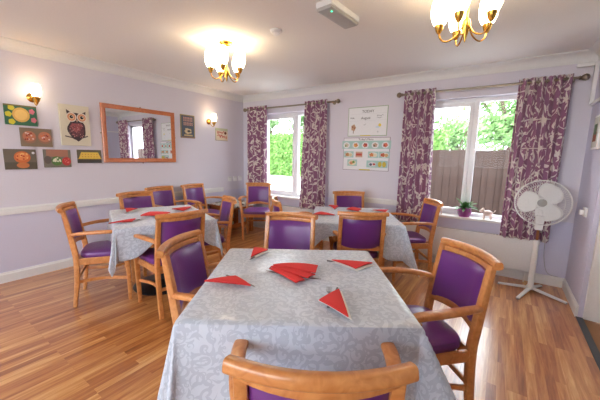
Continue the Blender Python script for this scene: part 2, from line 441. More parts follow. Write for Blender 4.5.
# ------------------------------------------------------------------ curtain poles and curtains
def curtain_pole(x0, x1, brs, label):
    t = empty('curtain_pole', (x0, -.1, 2.145)); w = x1-x0
    MB().tube([(0, 0, 0), (w, 0, 0)], .0125, 12).build('rod', M['pole'], t)
    for x, d in ((0, -1), (w, 1)):
        MB().lathe([(.014, 0), (.02, .008), (.014, .016), (.026, .03), (.034, .05), (.026, .07), (.01, .08), (0, .082)], 16, (x, 0, 0), (d, 0, 0)).build('finial', M['pole'], t)
    for bx in brs:
        MB().tube([(bx, 0, 0), (bx, .1, 0)], .008).lathe([(.028, 0), (.028, .006), (.01, .01), (0, .01)], 16, (bx, .1, 0), (0, -1, 0)).build('bracket', M['pole'], t)
    tag(t, label, 'curtain pole', 'curtain poles')
curtain_pole(.19, 1.97, (.06, 1.72), 'antique metal curtain pole above the left window')
curtain_pole(2.95, 4.62, (.04, 1.63), 'antique metal curtain pole above the right window beside the corner')
def curtain(x0, x1, xb0, xb1, folds, label, zb=.5, seed=0):
    rnd = random.Random(seed); nu, nv = folds*14, 44; zt = 2.185
    b = MB(); b.uv = []; vs = []; fs = []
    ph = [rnd.uniform(-.5, .5) for _ in range(6)]
    sx = (x0+x1)/2
    for j in range(nv+1):
        t = j/nv; z = zt+(zb-zt)*t
        a0 = x0+(xb0-x0)*t; a1 = x1+(xb1-x1)*t
        for i in range(nu+1):
            u = i/nu; an = u*folds*2*PI
            amp = .034*(1+.35*math.sin(3.1*u*folds+ph[0])*t)
            y = -.1+amp*math.sin(an+.5*t*math.sin(u*9+ph[1]))
            x = a0+(a1-a0)*u+.012*math.sin(2*an+ph[2])*(.4+t*.6)
            zz = z+(.006*math.sin(an*1.0+1) if j == nv else 0)+(.006*math.cos(an*2) if j == 0 else 0)
            vs.append((x-sx, y+.1, zz)); b.uv.append((u*folds*.24+seed*1.3, z))
    for j in range(nv):
        for i in range(nu): a = j*(nu+1)+i; fs.append((a, a+1, a+nu+2, a+nu+1))
    b.add(vs, fs)
    o = b.build('curtain', M['curtain'], loc=(sx, -.1, 0))
    s = o.modifiers.new('s', 'SOLIDIFY'); s.thickness = .003
    # metal eyelet rings round the pole
    for i in range(folds*2):
        u = (i+.5)/(folds*2); x = x0+(x1-x0)*(i*.5+.0)/folds+.02
        MB().tube([(x-sx+.004*math.cos(q), .021*math.cos(q), 2.145+.021*math.sin(q)) for q in [2*PI*k_/14 for k_ in range(14)]], .0035, 6, True).build('eyelet', M['pole'], o)
    return tag(o, label, 'curtain', 'plum blossom patterned curtains')
curtain(.20, .66, .19, .66, 5, 'plum and cream blossom curtain nearest the far corner of the room', .5, 1)
curtain(1.44, 1.84, 1.37, 1.86, 5, 'plum and cream blossom curtain on the right side of the left window', .5, 2)
curtain(2.97, 3.34, 2.96, 3.38, 5, 'plum and cream blossom curtain beside the menu posters', .5, 3)
curtain(4.15, 4.58, 4.14, 4.57, 6, 'plum and cream blossom curtain behind the pedestal fan', .49, 4)

# ------------------------------------------------------------------ dining chair
def pad_panel(b, f, nu=8, nv=8, th=.03, bulge=.012):
    """closed cushion from midsurface f(u,v)->Vector, u,v in -1..1; normal along -y/+y"""
    vs = []; fs = []
    for sgn in (1, -1):
        for j in range(nv+1):
            for i in range(nu+1):
                u = -1+2*i/nu; v = -1+2*j/nv
                e = (1-abs(u)**6)*(1-abs(v)**6)
                p = f(u, v); vs.append(p+V((0, sgn*(th*.25+(th*.25+bulge)*e**.5), 0)))
    n = (nu+1)*(nv+1)
    for s_ in (0, 1):
        for j in range(nv):
            for i in range(nu):
                a = s_*n+j*(nu+1)+i; q = (a, a+1, a+nu+2, a+nu+1); fs.append(q if s_ else q[::-1])
    rim = [i for i in range(nu+1)]+[j*(nu+1)+nu for j in range(1, nv+1)]+[nv*(nu+1)+i for i in range(nu-1, -1, -1)]+[j*(nu+1) for j in range(nv-1, 0, -1)]
    for k_ in range(len(rim)):
        a, c = rim[k_], rim[(k_+1) % len(rim)]; fs.append((a, c, c+n, a+n))
    b.add(vs, fs); return b
def back_y(z): return -.2-.068*((z-.44)/.44)**1.15 if z > .44 else -.2
def make_chair(arms=True):
    t = empty('dining_chair')
    # seat pad
    def ring(z, s):
        out = []
        for k_ in range(40):
            an = 2*PI*k_/40; c, s_ = math.cos(an), math.sin(an)
            x = math.copysign(abs(c)**.42, c); y = math.copysign(abs(s_)**.42, s_)
            yy = .012+y*.2*s; hw = (.205+.022*(yy/.2))*s
            out.append(V((x*hw, yy+(.012*(1-x*x) if y > 0 else 0), z)))
        return out
    b = MB(); b.loft([ring(.425, .98), ring(.432, 1), ring(.455, 1), ring(.468, .97), ring(.476, .88), ring(.482, .6), ring(.484, .2)])
    b.build('seat', M['purple'], t)
    # seat frame (apron)
    a = MB()
    P4 = [(-.212, .185), (.212, .185), (.19, -.2), (-.19, -.2)]
    for i in range(4):
        p, q = P4[i], P4[(i+1) % 4]; a.sweep([(p[0], p[1], .4), (q[0], q[1], .4)], (.022, .06), n=12, power=8)
    a.build('seat_frame', M['wood'], t)
    for s in (-1, 1):
        # front leg runs up to carry the arm
        pts = bez([(s*.212, .185, 0), (s*.218, .185, .25), (s*.226, .175, .44), (s*.252, .15, .57), (s*.258, .135, .635)] if arms else [(s*.205, .18, 0), (s*.205, .18, .2), (s*.205, .178, .44)], 16)
        MB().sweep(pts, lambda q: (.03+.012*min(1, q*2.2) - .008*max(0, q-.6), .03+.012*min(1, q*2.2)-.008*max(0, q-.6)), up=(0, 1, 0), power=6).build('leg', M['wood'], t)
        pts = bez([(s*.19, -.238, 0), (s*.19, -.212, .2), (s*.19, -.2, .42), (s*.19, back_y(.55), .55), (s*.188, back_y(.7), .7), (s*.186, back_y(.85), .85)], 20)
        MB().sweep(pts, lambda q: (.036, .03+.014*math.sin(PI*min(1, q*1.05))), up=(0, 1, 0), power=6).build('leg', M['wood'], t)
        pts = bez([(s*.185, back_y(.66)-.0, .64), (s*.232, -.12, .658), (s*.262, .02, .664), (s*.266, .12, .66), (s*.262, .175, .645)], 18)
        if arms: MB().sweep(pts, lambda q: (.034+.018*math.sin(PI*min(1, q*.8)), .03), n=14, power=3).build('arm', M['wood'], t)
        # bowed side stretcher
        MB().sweep(arc(lambda q: V((s*(.213-.022*q-.05*math.sin(PI*q)), .185-.40*q, .21+.01*q)), 12), (.018, .03), power=5).build('stretcher', M['wood'], t)
    MB().sweep([(-.19, -.213, .235), (.19, -.213, .235)], (.018, .028), power=5).build('stretcher', M['wood'], t)
    # top rail, bowed back, ends sweep forward
    pts = arc(lambda q: V(((q-.5)*.43, back_y(.88)-.004-.05*(1-(2*q-1)**2), .857+.004*(1-(2*q-1)**2))), 17)
    MB().sweep(pts, lambda q: (.036, .038), up=(0, .22, 1), n=16, power=3.2).build('top_rail', M['wood'], t)
    # inner strip under the top rail
    MB().sweep(arc(lambda q: V(((q-.5)*.37, back_y(.84)-.002-.05*(1-(2*q-1)**2), .826)), 11), (.022, .03), power=5).build('inner_rail', M['wood'], t)
    pts = arc(lambda q: V(((q-.5)*.37, back_y(.52)-.036*(1-(2*q-1)**2), .53+.014*(1-(2*q-1)**2))), 11)
    MB().sweep(pts, (.022, .045), power=5).build('lower_rail', M['wood'], t)
    b = MB(); pad_panel(b, lambda u, v: V((u*.17, back_y(.68+v*.135)-.044*(1-u*u)+.004,   .677+v*.137)), 10, 10, .03, .008)
    b.build('backrest', M['purple'], t)
    # wooden inner frame strips round the pad
    return t
chair0 = make_chair(); used = [False]
def chair(rx, ry, facing, label, group, own=None):
    f = math.radians(facing); o = own or (chair0 if not used[0] else copy_tree(chair0)); used[0] = True
    o.location = (rx, ry, 0); o.rotation_euler = (0, 0, f-PI/2)
    return tag(o, label, 'chair', group)
g1, g2, g3, g4 = 'chairs round the nearest table', 'chairs round the left table', 'chairs round the table by the right window', 'chairs against the far corner walls'
chair(3.658, -3.33, 122.5, 'wooden armchair with purple backrest closest to the camera, seen from behind', g1)
chair(2.922, -3.028, 28, 'purple vinyl and beech armchair at the left side of the nearest table', g1)
chair(2.826, -2.432, -66, 'armless purple vinyl and beech chair at the far side of the nearest table', g1, make_chair(False))
chair(3.79, -2.53, 222, 'beech armchair with shiny purple seat at the right side of the nearest table', g1)
chair(2.994, -1.471, 122, 'purple armchair seen from behind at the near side of the table by the right window', g3)
chair(2.546, -0.6, -54, 'purple armchair behind the far table, only its backrest top showing under the posters', g3)
chair(3.254, -0.66, 214, 'purple armchair on the right of the far table below the right window sill', g3)
chair(2.285, -1.39, 44, 'purple armchair seen edge on at the left of the far table', g3)
chair(.84, -.535, -52, 'purple armchair standing alone in front of the left window curtain, facing the room', g4)
chair(1.09, -2.89, 60, 'purple armchair at the left end of the left table, seen from its side', g2)
chair(1.712, -2.634, 171, 'purple armchair with its back to the camera at the near side of the left table', g2)
chair(0.753, -2.273, 3, 'purple armchair behind the left table, leftmost backrest below the mirror', g2)
chair(0.405, -1.75, 6, 'purple armchair between the left table and the wall, middle of three backrests', g4)
chair(.39, -1.20, 6, 'purple armchair against the left wall next to the low corner table', g4)
chair(1.53, -2.12, 243.5, 'purple armchair on the right of the left table, its side to the camera', g2)

# ------------------------------------------------------------------ tables and cloths
TOP = .735
def table(cx, cy, rot, w, d, over, labels, seed=0, ruck=(), corner={}):
    """ruck: (outward x, outward y, centre along edge, half width, factor) where the hem rides up over a chair"""
    t = empty('dining_table', (cx, cy, 0), rot)
    MB().box((-w/2, -d/2, .70), (w/2, d/2, .73), .006).build('tabletop', M['wood'], t)
    MB().lathe([(.05, .03), (.05, .68), (.0, .68)], 20).build('column', M['black'], t)
    MB().lathe([(.0, 0), (.27, 0), (.275, .012), (.25, .025), (.08, .045), (.05, .07), (0, .07)], 40).build('base', M['black'], t)
    MB().box((-.22, -.03, .675), (.22, .03, .70)).box((-.03, -.22, .675), (.03, .22, .70)).build('bracket', M['black'], t, smooth=False)
    tag(t, labels[0], 'table', 'pedestal dining tables')
    rnd = random.Random(seed); n = 96; hw, hd = w/2+.004, d/2+.004; bw, bd = hw+over, hd+over
    b = MB(); b.uv = []; vs = []; fs = []
    p1, p2, p3 = (rnd.uniform(0, 6) for _ in range(3))
    for j in range(n+1):
        for i in range(n+1):
            u = -bw+2*bw*i/n; v = -bd+2*bd*j/n
            cu = max(-hw, min(hw, u)); cv = max(-hd, min(hd, v)); du = u-cu; dv = v-cv
            dd = math.hypot(du, dv); z = TOP; x, y = cu, cv
            if dd > 0:
                for rx_, ry_, c0, hw_, fac in ruck:
                    if du*rx_+dv*ry_ > .7*dd:
                        al = (v if rx_ else u); g_ = math.exp(-((al-c0)/hw_)**4); dd_n = dd*(1-g_*(1-fac))
                        du *= dd_n/dd; dv *= dd_n/dd; dd = dd_n
            if dd > 0:
                ex, ey = du/dd, dv/dd; cor = 2*abs(ex*ey)   # 1 on the corner diagonal
                along = cu*abs(ey)+cv*abs(ex)
                rip = .05*math.sin(along*9+p1+ex*2+ey)+.03*math.sin(along*17+p2)
                near = 1-math.exp(-dd/.03)
                k_ = .07+rip+corner.get((ex > 0, ey > 0), .10)*cor**1.5+.05*math.sin(6*math.atan2(abs(dv), abs(du))+p3)*cor
                k_ = max(.02, min(.6, k_))
                r = min(dd, .012)*.8+k_*max(0, dd-.006)
                r = min(r, dd*.98)
                drop = math.sqrt(max(0, dd*dd-r*r))
                x = cu+ex*r; y = cv+ey*r; z = TOP-drop
            else:
                z = TOP+.0015*math.sin(u*14+p1)*math.sin(v*11+p2)
            vs.append((x, y, z)); b.uv.append((u+seed*3, v))
    for j in range(n):
        for i in range(n): a = j*(n+1)+i; fs.append((a, a+1, a+n+2, a+n+1))
    b.add(vs, fs); o = b.build('tablecloth', M['cloth'], loc=(cx, cy, 0), rot=(0, 0, rot))
    s = o.modifiers.new('s', 'SOLIDIFY'); s.thickness = .002; s.offset = 1
    tag(o, labels[1], 'tablecloth', 'silver damask tablecloths')
table(3.30, -2.91, math.radians(34.5), .88, .86, .33, ('square pedestal dining table nearest the camera, under a silver cloth', 'silver grey damask tablecloth with scrolling leaves on the nearest table'), 1, (), {(True, False): .38, (False, False): .14})
table(1.30, -2.475, math.radians(-21), .94, .80, .27, ('pedestal dining table on a round black base near the left wall', 'silver grey damask tablecloth on the left table below the mirror'), 2, ((1, 0, .05, .26, .45),))
table(2.83, -1.20, math.radians(30), .82, .90, .33, ('square pedestal dining table near the posters and right window', 'silver grey damask tablecloth on the far table below the posters'), 3, ((0, -1, -.12, .30, .35),), {(True, False): .2})

# ------------------------------------------------------------------ napkins and cutlery
CT = TOP+.004
def fork(px, py, ang, label, group='forks wrapped in red napkins'):
    b = MB()
    b.sweep([(-.19, 0, .003), (-.1, 0, .004), (-.06, 0, .003), (-.045, 0, .003)], [(.012, .002), (.007, .0025), (.006, .0025), (.02, .002)], n=8)
    for k_ in range(4): b.sweep([(-.046, -.009+.006*k_, .003), (-.02, -.009+.006*k_, .0025), (0, -.009+.006*k_, .005)], (.003, .0028), n=6, power=2)
    o = b.build('fork', M['steel'], loc=(px, py, CT+.004), rot=(0, 0, ang)); return tag(o, label, 'fork', group)
def knife(px, py, ang, label, group='knives wrapped in red napkins'):
    b = MB().sweep([(-.2, 0, .003), (-.11, 0, .004), (-.1, 0, .003), (-.04, 0, .003), (0, .002, .003)], [(.011, .004), (.009, .0045), (.014, .0016), (.018, .0012), (.006, .001)], n=8)
    o = b.build('knife', M['steel'], loc=(px, py, CT+.004), rot=(0, 0, ang)); return tag(o, label, 'knife', group)
def napkin(pts, label, group, z=None, layers=3, white=(.0, .0), allred=False):
    c = V((sum(p[0] for p in pts)/len(pts), sum(p[1] for p in pts)/len(pts)))
    z = CT if z is None else z; b = MB()
    def ring(s, zz, off=(0, 0)):
        out = []
        n = len(pts)
        for i in range(n):
            a = V(pts[i]); q = V(pts[(i+1) % n])
            for k_ in range(5):
                p = a.lerp(q, k_/5)-c; bow = math.sin(PI*k_/5)
                out.append(V((p.x*s+off[0], p.y*s+off[1], zz+.003*bow*s)))
        return out
    b.use(M['paper'])
    if white != (0, 0): b.loft([ring(1, .004, white), ring(1, .006, white)])
    for l in range(layers):
        b.use(M['red'] if l or allred or white == (0, 0) else M['paper'])
        zz = .008+l*.004; f = (.0025*(l-1), .002*(1-l))
        b.loft([ring(1-.01*l, zz, f), ring(1-.01*l, zz+.0016, f), ring(.5, zz+.0035+.003*(l == layers-1), f), ring(.05, zz+.004+.004*(l == layers-1), f)])
    return tag(b.build('napkin', loc=(c.x, c.y, z)), label, 'napkin', group)
gn1 = 'red napkins on the nearest table'
def deg(a): return math.radians(a)
napkin([(3.0, -3.26), (3.075, -3.13), (3.21, -3.165)], 'red triangular napkin at the left edge of the nearest table', gn1)
napkin([(2.945, -2.89), (2.935, -2.72), (2.83, -2.74)], 'small red folded napkin at the far left corner of the nearest table', gn1, white=(.012, .006))
napkin([(3.34, -2.64), (3.55, -2.54), (3.51, -2.68)], 'red folded napkin with white underside at the far right edge of the nearest table', gn1, white=(.014, -.012))
napkin([(3.53, -3.10), (3.55, -2.955), (3.69, -3.15)], 'red triangular napkin with fork tines showing, near the right front of the nearest table', gn1, white=(.012, .004))
knife(3.222, -3.155, deg(-4), 'steel knife end showing from the leftmost napkin of the nearest table')
knife(2.955, -2.91, deg(-78), 'steel knife tip under the far left napkin of the nearest table')
fork(3.32, -2.655, deg(208), 'steel fork end at the left tip of the far right napkin')
fork(3.50, -2.955, deg(118), 'steel fork with upright tines by the right front napkin of the nearest table')
knife(3.532, -2.93, deg(112), 'steel knife beside the fork in the right front napkin of the nearest table')
bundle = [[(3.15, -2.96), (3.19, -2.88), (3.42, -2.97), (3.40, -3.03)], [(3.15, -2.95), (3.20, -2.87), (3.44, -2.89), (3.43, -2.96)], [(3.16, -2.94), (3.24, -2.84), (3.39, -2.78), (3.44, -2.89)]]
for i, q in enumerate(bundle):
    q = [(3.27+(x-3.30)*.86, -2.915+(y+2.915)*.86) for x, y in q]
    napkin(q, ('bottom red napkin of the fanned bundle in the middle of the nearest table', 'middle red napkin of the fanned bundle in the middle of the nearest table',
               'top red napkin of the fanned bundle in the middle of the nearest table')[i], gn1, z=CT+.009*i, layers=2, allred=True)
knife(3.425, -2.90, deg(20), 'steel knife end at the right side of the central napkin bundle')
fork(3.13, -2.94, deg(198), 'steel fork at the left side of the central napkin bundle')
knife(3.14, -2.975, deg(190), 'steel knife at the left side of the central napkin bundle')
gn2 = 'red napkins on the left table'; gn3 = 'red napkins on the far table'
napkin([(1.42, -3.00), (1.40, -2.76), (1.49, -2.84)], 'long red napkin at the front left corner of the left table', gn2)
napkin([(.80, -2.57), (.93, -2.50), (1.04, -2.67)], 'red napkin at the far left corner of the left table', gn2, white=(.02, .015))
napkin([(1.30, -2.67), (1.19, -2.51), (1.37, -2.40), (1.45, -2.55)], 'broad red napkin bundle in the middle of the left table', gn2)
napkin([(1.20, -2.28), (1.24, -2.06), (1.38, -2.26)], 'red napkin at the far right side of the left table', gn2)
fork(1.44, -2.745, deg(75), 'steel fork by the front left napkin of the left table')
knife(1.05, -2.69, deg(-50), 'steel knife by the far left napkin of the left table')
knife(1.17, -2.50, deg(140), 'steel knife by the central napkin of the left table')
knife(1.28, -2.29, deg(-90), 'steel knife by the far right napkin of the left table')
napkin([(2.53, -1.54), (2.52, -1.37), (2.73, -1.43)], 'red triangular napkin at the left edge of the far table', gn3)
napkin([(2.37, -.92), (2.49, -.89), (2.55, -1.10)], 'small red napkin at the back left corner of the far table', gn3)
napkin([(2.66, -1.03), (2.66, -.86), (2.80, -.91), (2.82, -1.06)], 'broad red napkin in the middle of the far table', gn3)
napkin([(2.92, -.90), (3.06, -.75), (3.08, -.92)], 'red napkin at the right side of the far table', gn3, white=(.01, -.01))
knife(2.745, -1.44, deg(5), 'steel knife by the left napkin of the far table')
knife(2.56, -1.13, deg(-75), 'steel knife by the back left napkin of the far table')
knife(2.85, -1.07, deg(-40), 'steel knife by the central napkin of the far table')
knife(2.9, -.91, deg(220), 'steel knife by the right napkin of the far table')

# ------------------------------------------------------------------ low corner table with runner
t = empty('corner_table', (.27, -.56, 0))
MB().box((-.24, -.33, .485), (.24, .33, .515), .006).build('tabletop', M['wood2'], t)
for sx in (-1, 1):
    for sy in (-1, 1): MB().box((sx*.19-.03, sy*.27-.03, 0), (sx*.19+.03, sy*.27+.03, .485), .004).build('leg', M['wood2'], t)
for sx in (-1, 1): MB().box((sx*.19-.012, -.27, .13), (sx*.19+.012, .27, .19), .003).build('stretcher', M['wood2'], t)
MB().box((-.2, -.3, .43), (.2, -.28, .485)).box((-.2, .28, .43), (.2, .3, .485)).box((-.21, -.3, .43), (-.19, .3, .485)).box((.19, -.3, .43), (.21, .3, .485)).build('apron', M['wood2'], t)
tag(t, 'low orange wooden table in the far corner under a patterned cloth', 'table')
b = MB().box((-.246, -.336, .516), (.246, .336, .522), .002)
for s_ in (-1, 1):
    rings = []
    for q in range(25):
        y = -.336+.672*q/24; d = .018+.012*abs(math.sin(q*1.3)); x = s_*(.248+.002*math.sin(q))
        rings.append([V((x, y, .52)), V((x+.003*s_, y, .52)), V((x+.003*s_, y, .50-d)), V((x, y, .50-d))])
    b.loft(rings)
o = b.build('table_runner', M['runner'], loc=(.27, -.56, 0)); tag(o, 'cream and dark mosaic patterned cloth on the low corner table', 'tablecloth')

# ------------------------------------------------------------------ pedestal fan
fx, fy, fz = 4.455, -.31, .93
t = empty('pedestal_fan', (fx, fy, 0))
for lx, ly in ((4.17, -.32), (4.34, -.65), (4.73, -.49), (4.56, -.12)):
    d = V((lx-fx, ly-fy, 0))
    l = MB().sweep([d*.06+V((0, 0, .035)), d*.5+V((0, 0, .026)), d*.97+V((0, 0, .016))], [(.036, .024), (.034, .02), (.03, .018)], power=5).build('base_leg', M['plastic'], t)
    MB().ball(tuple(d*.95+V((0, 0, .009))), (.016, .016, .009)).build('foot', M['grey'], l)
MB().lathe([(.035, .02), (.035, .05), (.026, .07), (.024, .5), (.029, .5), (.029, .535), (.02, .545), (0, .545)], 20).build('lower_pole', M['plastic'], t)
MB().lathe([(.013, .53), (.013, .70), (0, .70)], 16).build('upper_pole', M['copper'], t)
MB().box((-.034, -.03, .65), (.034, .035, .80), .012).build('control_box', M['plastic'], t)
fd = V((4.11-fx, -4.11-fy, 0)).normalized(); fd = (fd+V((0, 0, .08))).normalized()
ctr = V((0, -.02, fz)); R_ = .222
q = V((0, 0, 1)).rotation_difference(fd)
MB().lathe([(.0, -.17), (.035, -.165), (.058, -.13), (.062, -.08), (.055, -.05), (.0, -.045)], 20, ctr, fd).box((-.02, -.02, .79), (.02, .03, .86), .006).build('motor', M['plastic'], t)
gb = MB(); nw = 66
def gp(r, z, a): return q @ V((r*math.cos(a), r*math.sin(a), z))+ctr
for side in (1, -1):
    for k_ in range(nw):
        a = 2*PI*k_/nw
        pts = [gp(R_*s_, side*(.055*math.sqrt(max(0, 1-(s_)**2.4))+.0), a+.35*side*(1-s_)) for s_ in (.17, .4, .6, .8, .93, 1.0)]
        gb.tube(pts, .0016, 4)
    for rr in (.17, .5, .78):
        gb.tube([gp(R_*rr, side*.055*math.sqrt(1-rr**2.4), 2*PI*k_/40) for k_ in range(40)], .0014, 4, True)
gb.tube([gp(R_, 0, 2*PI*k_/60) for k_ in range(60)], .006, 8, True)
gb.build('guard', M['plastic'], t)
MB().lathe([(.0, .052), (.036, .052), (.038, .058), (.03, .064), (0, .066)], 24, ctr, fd).build('badge', M['grey'], t)
hub = MB().lathe([(.0, -.045), (.036, -.045), (.038, .0), (.03, .028), (0, .034)], 24, ctr, fd).build('hub', M['plastic'], t)
for k_ in range(3):
    a0 = 2*PI*k_/3+PI/6+.35; bl = MB(); rows = []
    n1, n2 = 9, 9; vs = []; fs = []
    for i in range(n1):
        s_ = i/(n1-1); r = .032+.162*s_; hw = .30+.0*s_
        wdt = .04+.068*math.sin(PI*min(1, s_*.72+.12))
        if s_ > .75: wdt *= math.sqrt(max(.02, 1-((s_-.75)/.25)**2*.85))
        for j in range(n2):
            c_ = -1+2*j/(n2-1); off = wdt*c_; tw = .24*off
            x = r*math.cos(a0)-(off+.02*s_)*math.sin(a0); y = r*math.sin(a0)+(off+.02*s_)*math.cos(a0)
            vs.append(q @ V((x, y, tw-.005+.006*c_*c_))+ctr)
    for i in range(n1-1):
        for j in range(n2-1): a = i*n2+j; fs.append((a, a+1, a+n2+1, a+n2))
    bl.add(vs, fs); o = bl.build('blade', M['plastic'], t); md = o.modifiers.new('s', 'SOLIDIFY'); md.thickness = .003
tag(t, 'white pedestal fan with round wire guard in front of the right curtain', 'fan')
o = MB().tube(bez([(4.50, -.27, .70), (4.53, -.2, .55), (4.55, -.1, .35), (4.58, -.05, .2), (4.62, -.035, .13), (4.70, -.04, .118)], 30), .0025, 6).build('power_cord', M['grey'])
tag(o, 'thin grey cord hanging behind the pedestal fan to the baseboard', 'cord')

# ------------------------------------------------------------------ light fittings
def tulip(scale=1.0, n=24):
    pr = [(.022, 0), (.032, .012), (.043, .04), (.048, .075), (.045, .11), (.037, .14)]
    pr = [(r*scale, z*scale) for r, z in pr]
    return MB().lathe(pr+[(pr[-1][0]-.003, pr[-1][1])]+[(r-.003, z+.002) for r, z in pr[::-1]][1:], n)
def make_chandelier():
    t = empty('chandelier')
    MB().lathe([(0, 0), (.062, 0), (.064, -.006), (.05, -.018), (.02, -.03), (0, -.03)], 28).build('ceiling_rose', M['brass'], t)
    MB().lathe([(.008, -.02), (.008, -.1), (.018, -.115), (.008, -.13), (.008, -.22), (.022, -.235), (.026, -.26), (.02, -.29), (.01, -.32), (.006, -.345), (0, -.36)][::-1], 20).build('stem', M['brass'], t)
    for k_ in range(5):
        a = 2*PI*k_/5+.3; d = V((math.cos(a), math.sin(a), 0))
        ar = MB().tube(bez([d*.015+V((0, 0, -.255)), d*.05+V((0, 0, -.315)), d*.1+V((0, 0, -.34)), d*.135+V((0, 0, -.32)), d*.146+V((0, 0, -.285))], 20), .0045, 8).build('arm', M['brass'], t)
        c = d*.146+V((0, 0, -.29))
        MB().lathe([(0, 0), (.01, .002), (.02, .02), (.028, .05), (.03, .058), (.0, .05)], 20, c).build('cup', M['brass'], ar)
        s_ = tulip(1.12); s_.v = [tuple(V(p)+c+V((0, 0, .045))) for p in s_.v]; s_.build('lamp_shade', M['shade'], ar)
    return t
c1 = make_chandelier(); c1.location = (1.80, -2.02, H)
tag(c1, 'brass five armed chandelier with glowing glass shades above the left table', 'chandelier', 'brass chandeliers')
c2 = copy_tree(c1); c2.location = (3.84, -1.99, H-.01); c2.rotation_euler = (0, 0, .5)
tag(c2, 'brass chandelier cut off by the top edge of the photo, above the nearest tables', 'chandelier', 'brass chandeliers')
def make_sconce():
    t = empty('wall_light')
    MB().lathe([(0, 0), (.045, 0), (.047, .006), (.036, .018), (.014, .026), (0, .03)], 24, (0, 0, 0), (1, 0, 0)).build('wall_plate', M['brass'], t)
    a = MB().tube(bez([(.02, 0, 0), (.06, 0, -.055), (.11, 0, -.085), (.135, 0, -.06)], 14), .0055, 8).build('arm', M['brass'], t)
    MB().lathe([(0, -.05), (.008, -.045), (.012, -.03), (.026, -.01), (.034, .025), (0, .02)], 20, (.135, 0, -.03)).build('cup', M['brass'], t)
    s_ = tulip(.92); s_.v = [tuple(V(p)+V((.135, 0, -.01))) for p in s_.v]; s_.build('lamp_shade', M['shade'], t)
    return t
s1 = make_sconce(); s1.location = (0, -3.04, 1.885); tag(s1, 'lit brass wall light with white glass shade above the food pictures', 'wall light', 'brass wall lights')
s2 = copy_tree(s1); s2.location = (0, -.80, 1.875); tag(s2, 'lit brass wall light between the diner sign and the far corner', 'wall light', 'brass wall lights')
# smoke detector
t = MB().lathe([(0, 0), (.05, 0), (.052, -.012), (.045, -.02), (.03, -.024), (.03, -.034), (.022, -.042), (0, -.044)], 28).build('smoke_detector', M['plastic'], loc=(2.39, -1.99, H))
tag(t, 'small round white smoke detector on the ceiling', 'smoke detector')
# emergency light
t = empty('emergency_light', (3.0, -2.02, H+.002), deg(-6))
MB().box((-.068, -.185, -.04), (.068, .185, 0), .008).build('body', M['plastic'], t)
MB().sweep([(0, -.18, -.05), (0, .18, -.05)], (.125, .024), n=20, power=5).build('diffuser', M['diff'], t)
MB().lathe([(.006, 0), (.005, -.003), (0, -.004)], 10, (.03, -.13, -.0625)).build('indicator_light', M['green_led'], t)
tag(t, 'rectangular ceiling emergency light with green indicator', 'emergency light')

# ------------------------------------------------------------------ wall pictures
class Art:
    """flat printed picture: u to the right, v up, origin at lower left, thin colour layers"""
    def __init__(s, w, h, base, th=.012): s.w, s.h = w, h; s.b = MB(); s.l = 0; s.th = th; s.b.use(flat(base)); s.b.box((0, -th, 0), (w, 0, h), .001)
    def _n(s, c): s.l += 1; s.b.use(flat(c)); return -s.th-.00025*s.l
    def poly(s, pts, c):
        y = s._n(c); s.b.add([(p[0]*s.w, y, p[1]*s.h) for p in pts], [tuple(range(len(pts)))]); return s
    def rect(s, x0, y0, x1, y1, c): return s.poly([(x0, y0), (x1, y0), (x1, y1), (x0, y1)], c)
    def disc(s, x, y, rx, ry, c, n=20, wob=0): return s.poly([(x+rx*(1+wob*math.sin(5*a+x*9))*math.cos(a), y+ry*(1+wob*math.sin(5*a+x*9))*math.sin(a)) for a in [2*PI*k_/n for k_ in range(n)]], c)
    def line(s, pts, wd, c):
        for i in range(len(pts)-1):
            a, b_ = V(pts[i]), V(pts[i+1]); d = (b_-a)
            if d.length == 0: continue
            n_ = V((-d.y/s.w*1, d.x/s.w*1)); dd = V((d.x*s.w, d.y*s.h)); nn = V((-dd.y, dd.x)).normalized()*wd*.5*s.w
            o = V((nn.x/s.w, nn.y/s.h)); s.l -= 0 if i == 0 else 1; s.poly([a-o, b_-o, b_+o, a+o], c)
        return s
    def squiggle(s, x0, x1, y, amp, c, wd=.006, n=26, seed=0):
        r = random.Random(seed); return s.line([(x0+(x1-x0)*i/n, y+amp*r.uniform(-1, 1)) for i in range(n+1)], wd, c)
    def left(s, name, y0, z0, roll=0):   # on the left wall
        return s.b.build(name, loc=(.001, y0, z0), rot=(0, 0, PI/2), smooth=False)
    def back(s, name, x0, z0, roll=0): return s.b.build(name, loc=(x0, 0, z0), rot=(0, roll, 0), smooth=False)
rp = random.Random(3)
gf = 'food pictures on the left wall'
def pw(y0, y1): return y1-y0
a = Art(.25, .20, (60, 110, 84)); a.disc(.5, .52, .27, .36, (226, 180, 96)).disc(.5, .52, .2, .26, (238, 200, 120))
for x, y in ((.22, .84), (.12, .52), (.2, .16)): a.disc(x, y, .1, .13, (214, 204, 60), wob=.08)
for x, y in ((.84, .72), (.88, .3)): a.disc(x, y, .09, .13, (214, 120, 136), wob=.12)
a.rect(0, .93, 1, 1, (120, 110, 70)); tag(a.left('food_picture', -3.27, 1.595), 'green food picture with a yellow pie, lemons and pink flowers', 'picture', gf)
a = Art(.26, .19, (132, 114, 94))
for cx in (.27, .75):
    a.disc(cx, .5, .23, .34, (150, 110, 90)).disc(cx, .55, .2, .28, (190, 122, 94))
    for k_ in range(14): a.disc(cx+rp.uniform(-.14, .14), .56+rp.uniform(-.18, .18), .03, .045, rp.choice([(230, 200, 190), (150, 50, 40), (210, 120, 80)]), 8)
tag(a.left('food_picture', -3.17, 1.385), 'food picture of two round pizzas side by side', 'picture', gf)
a = Art(.25, .205, (110, 100, 88)); a.rect(0, 0, 1, .35, (90, 84, 70)); a.disc(.55, .6, .26, .3, (206, 110, 60)).disc(.55, .64, .2, .2, (226, 140, 84)).disc(.55, .2, .2, .14, (200, 120, 70))
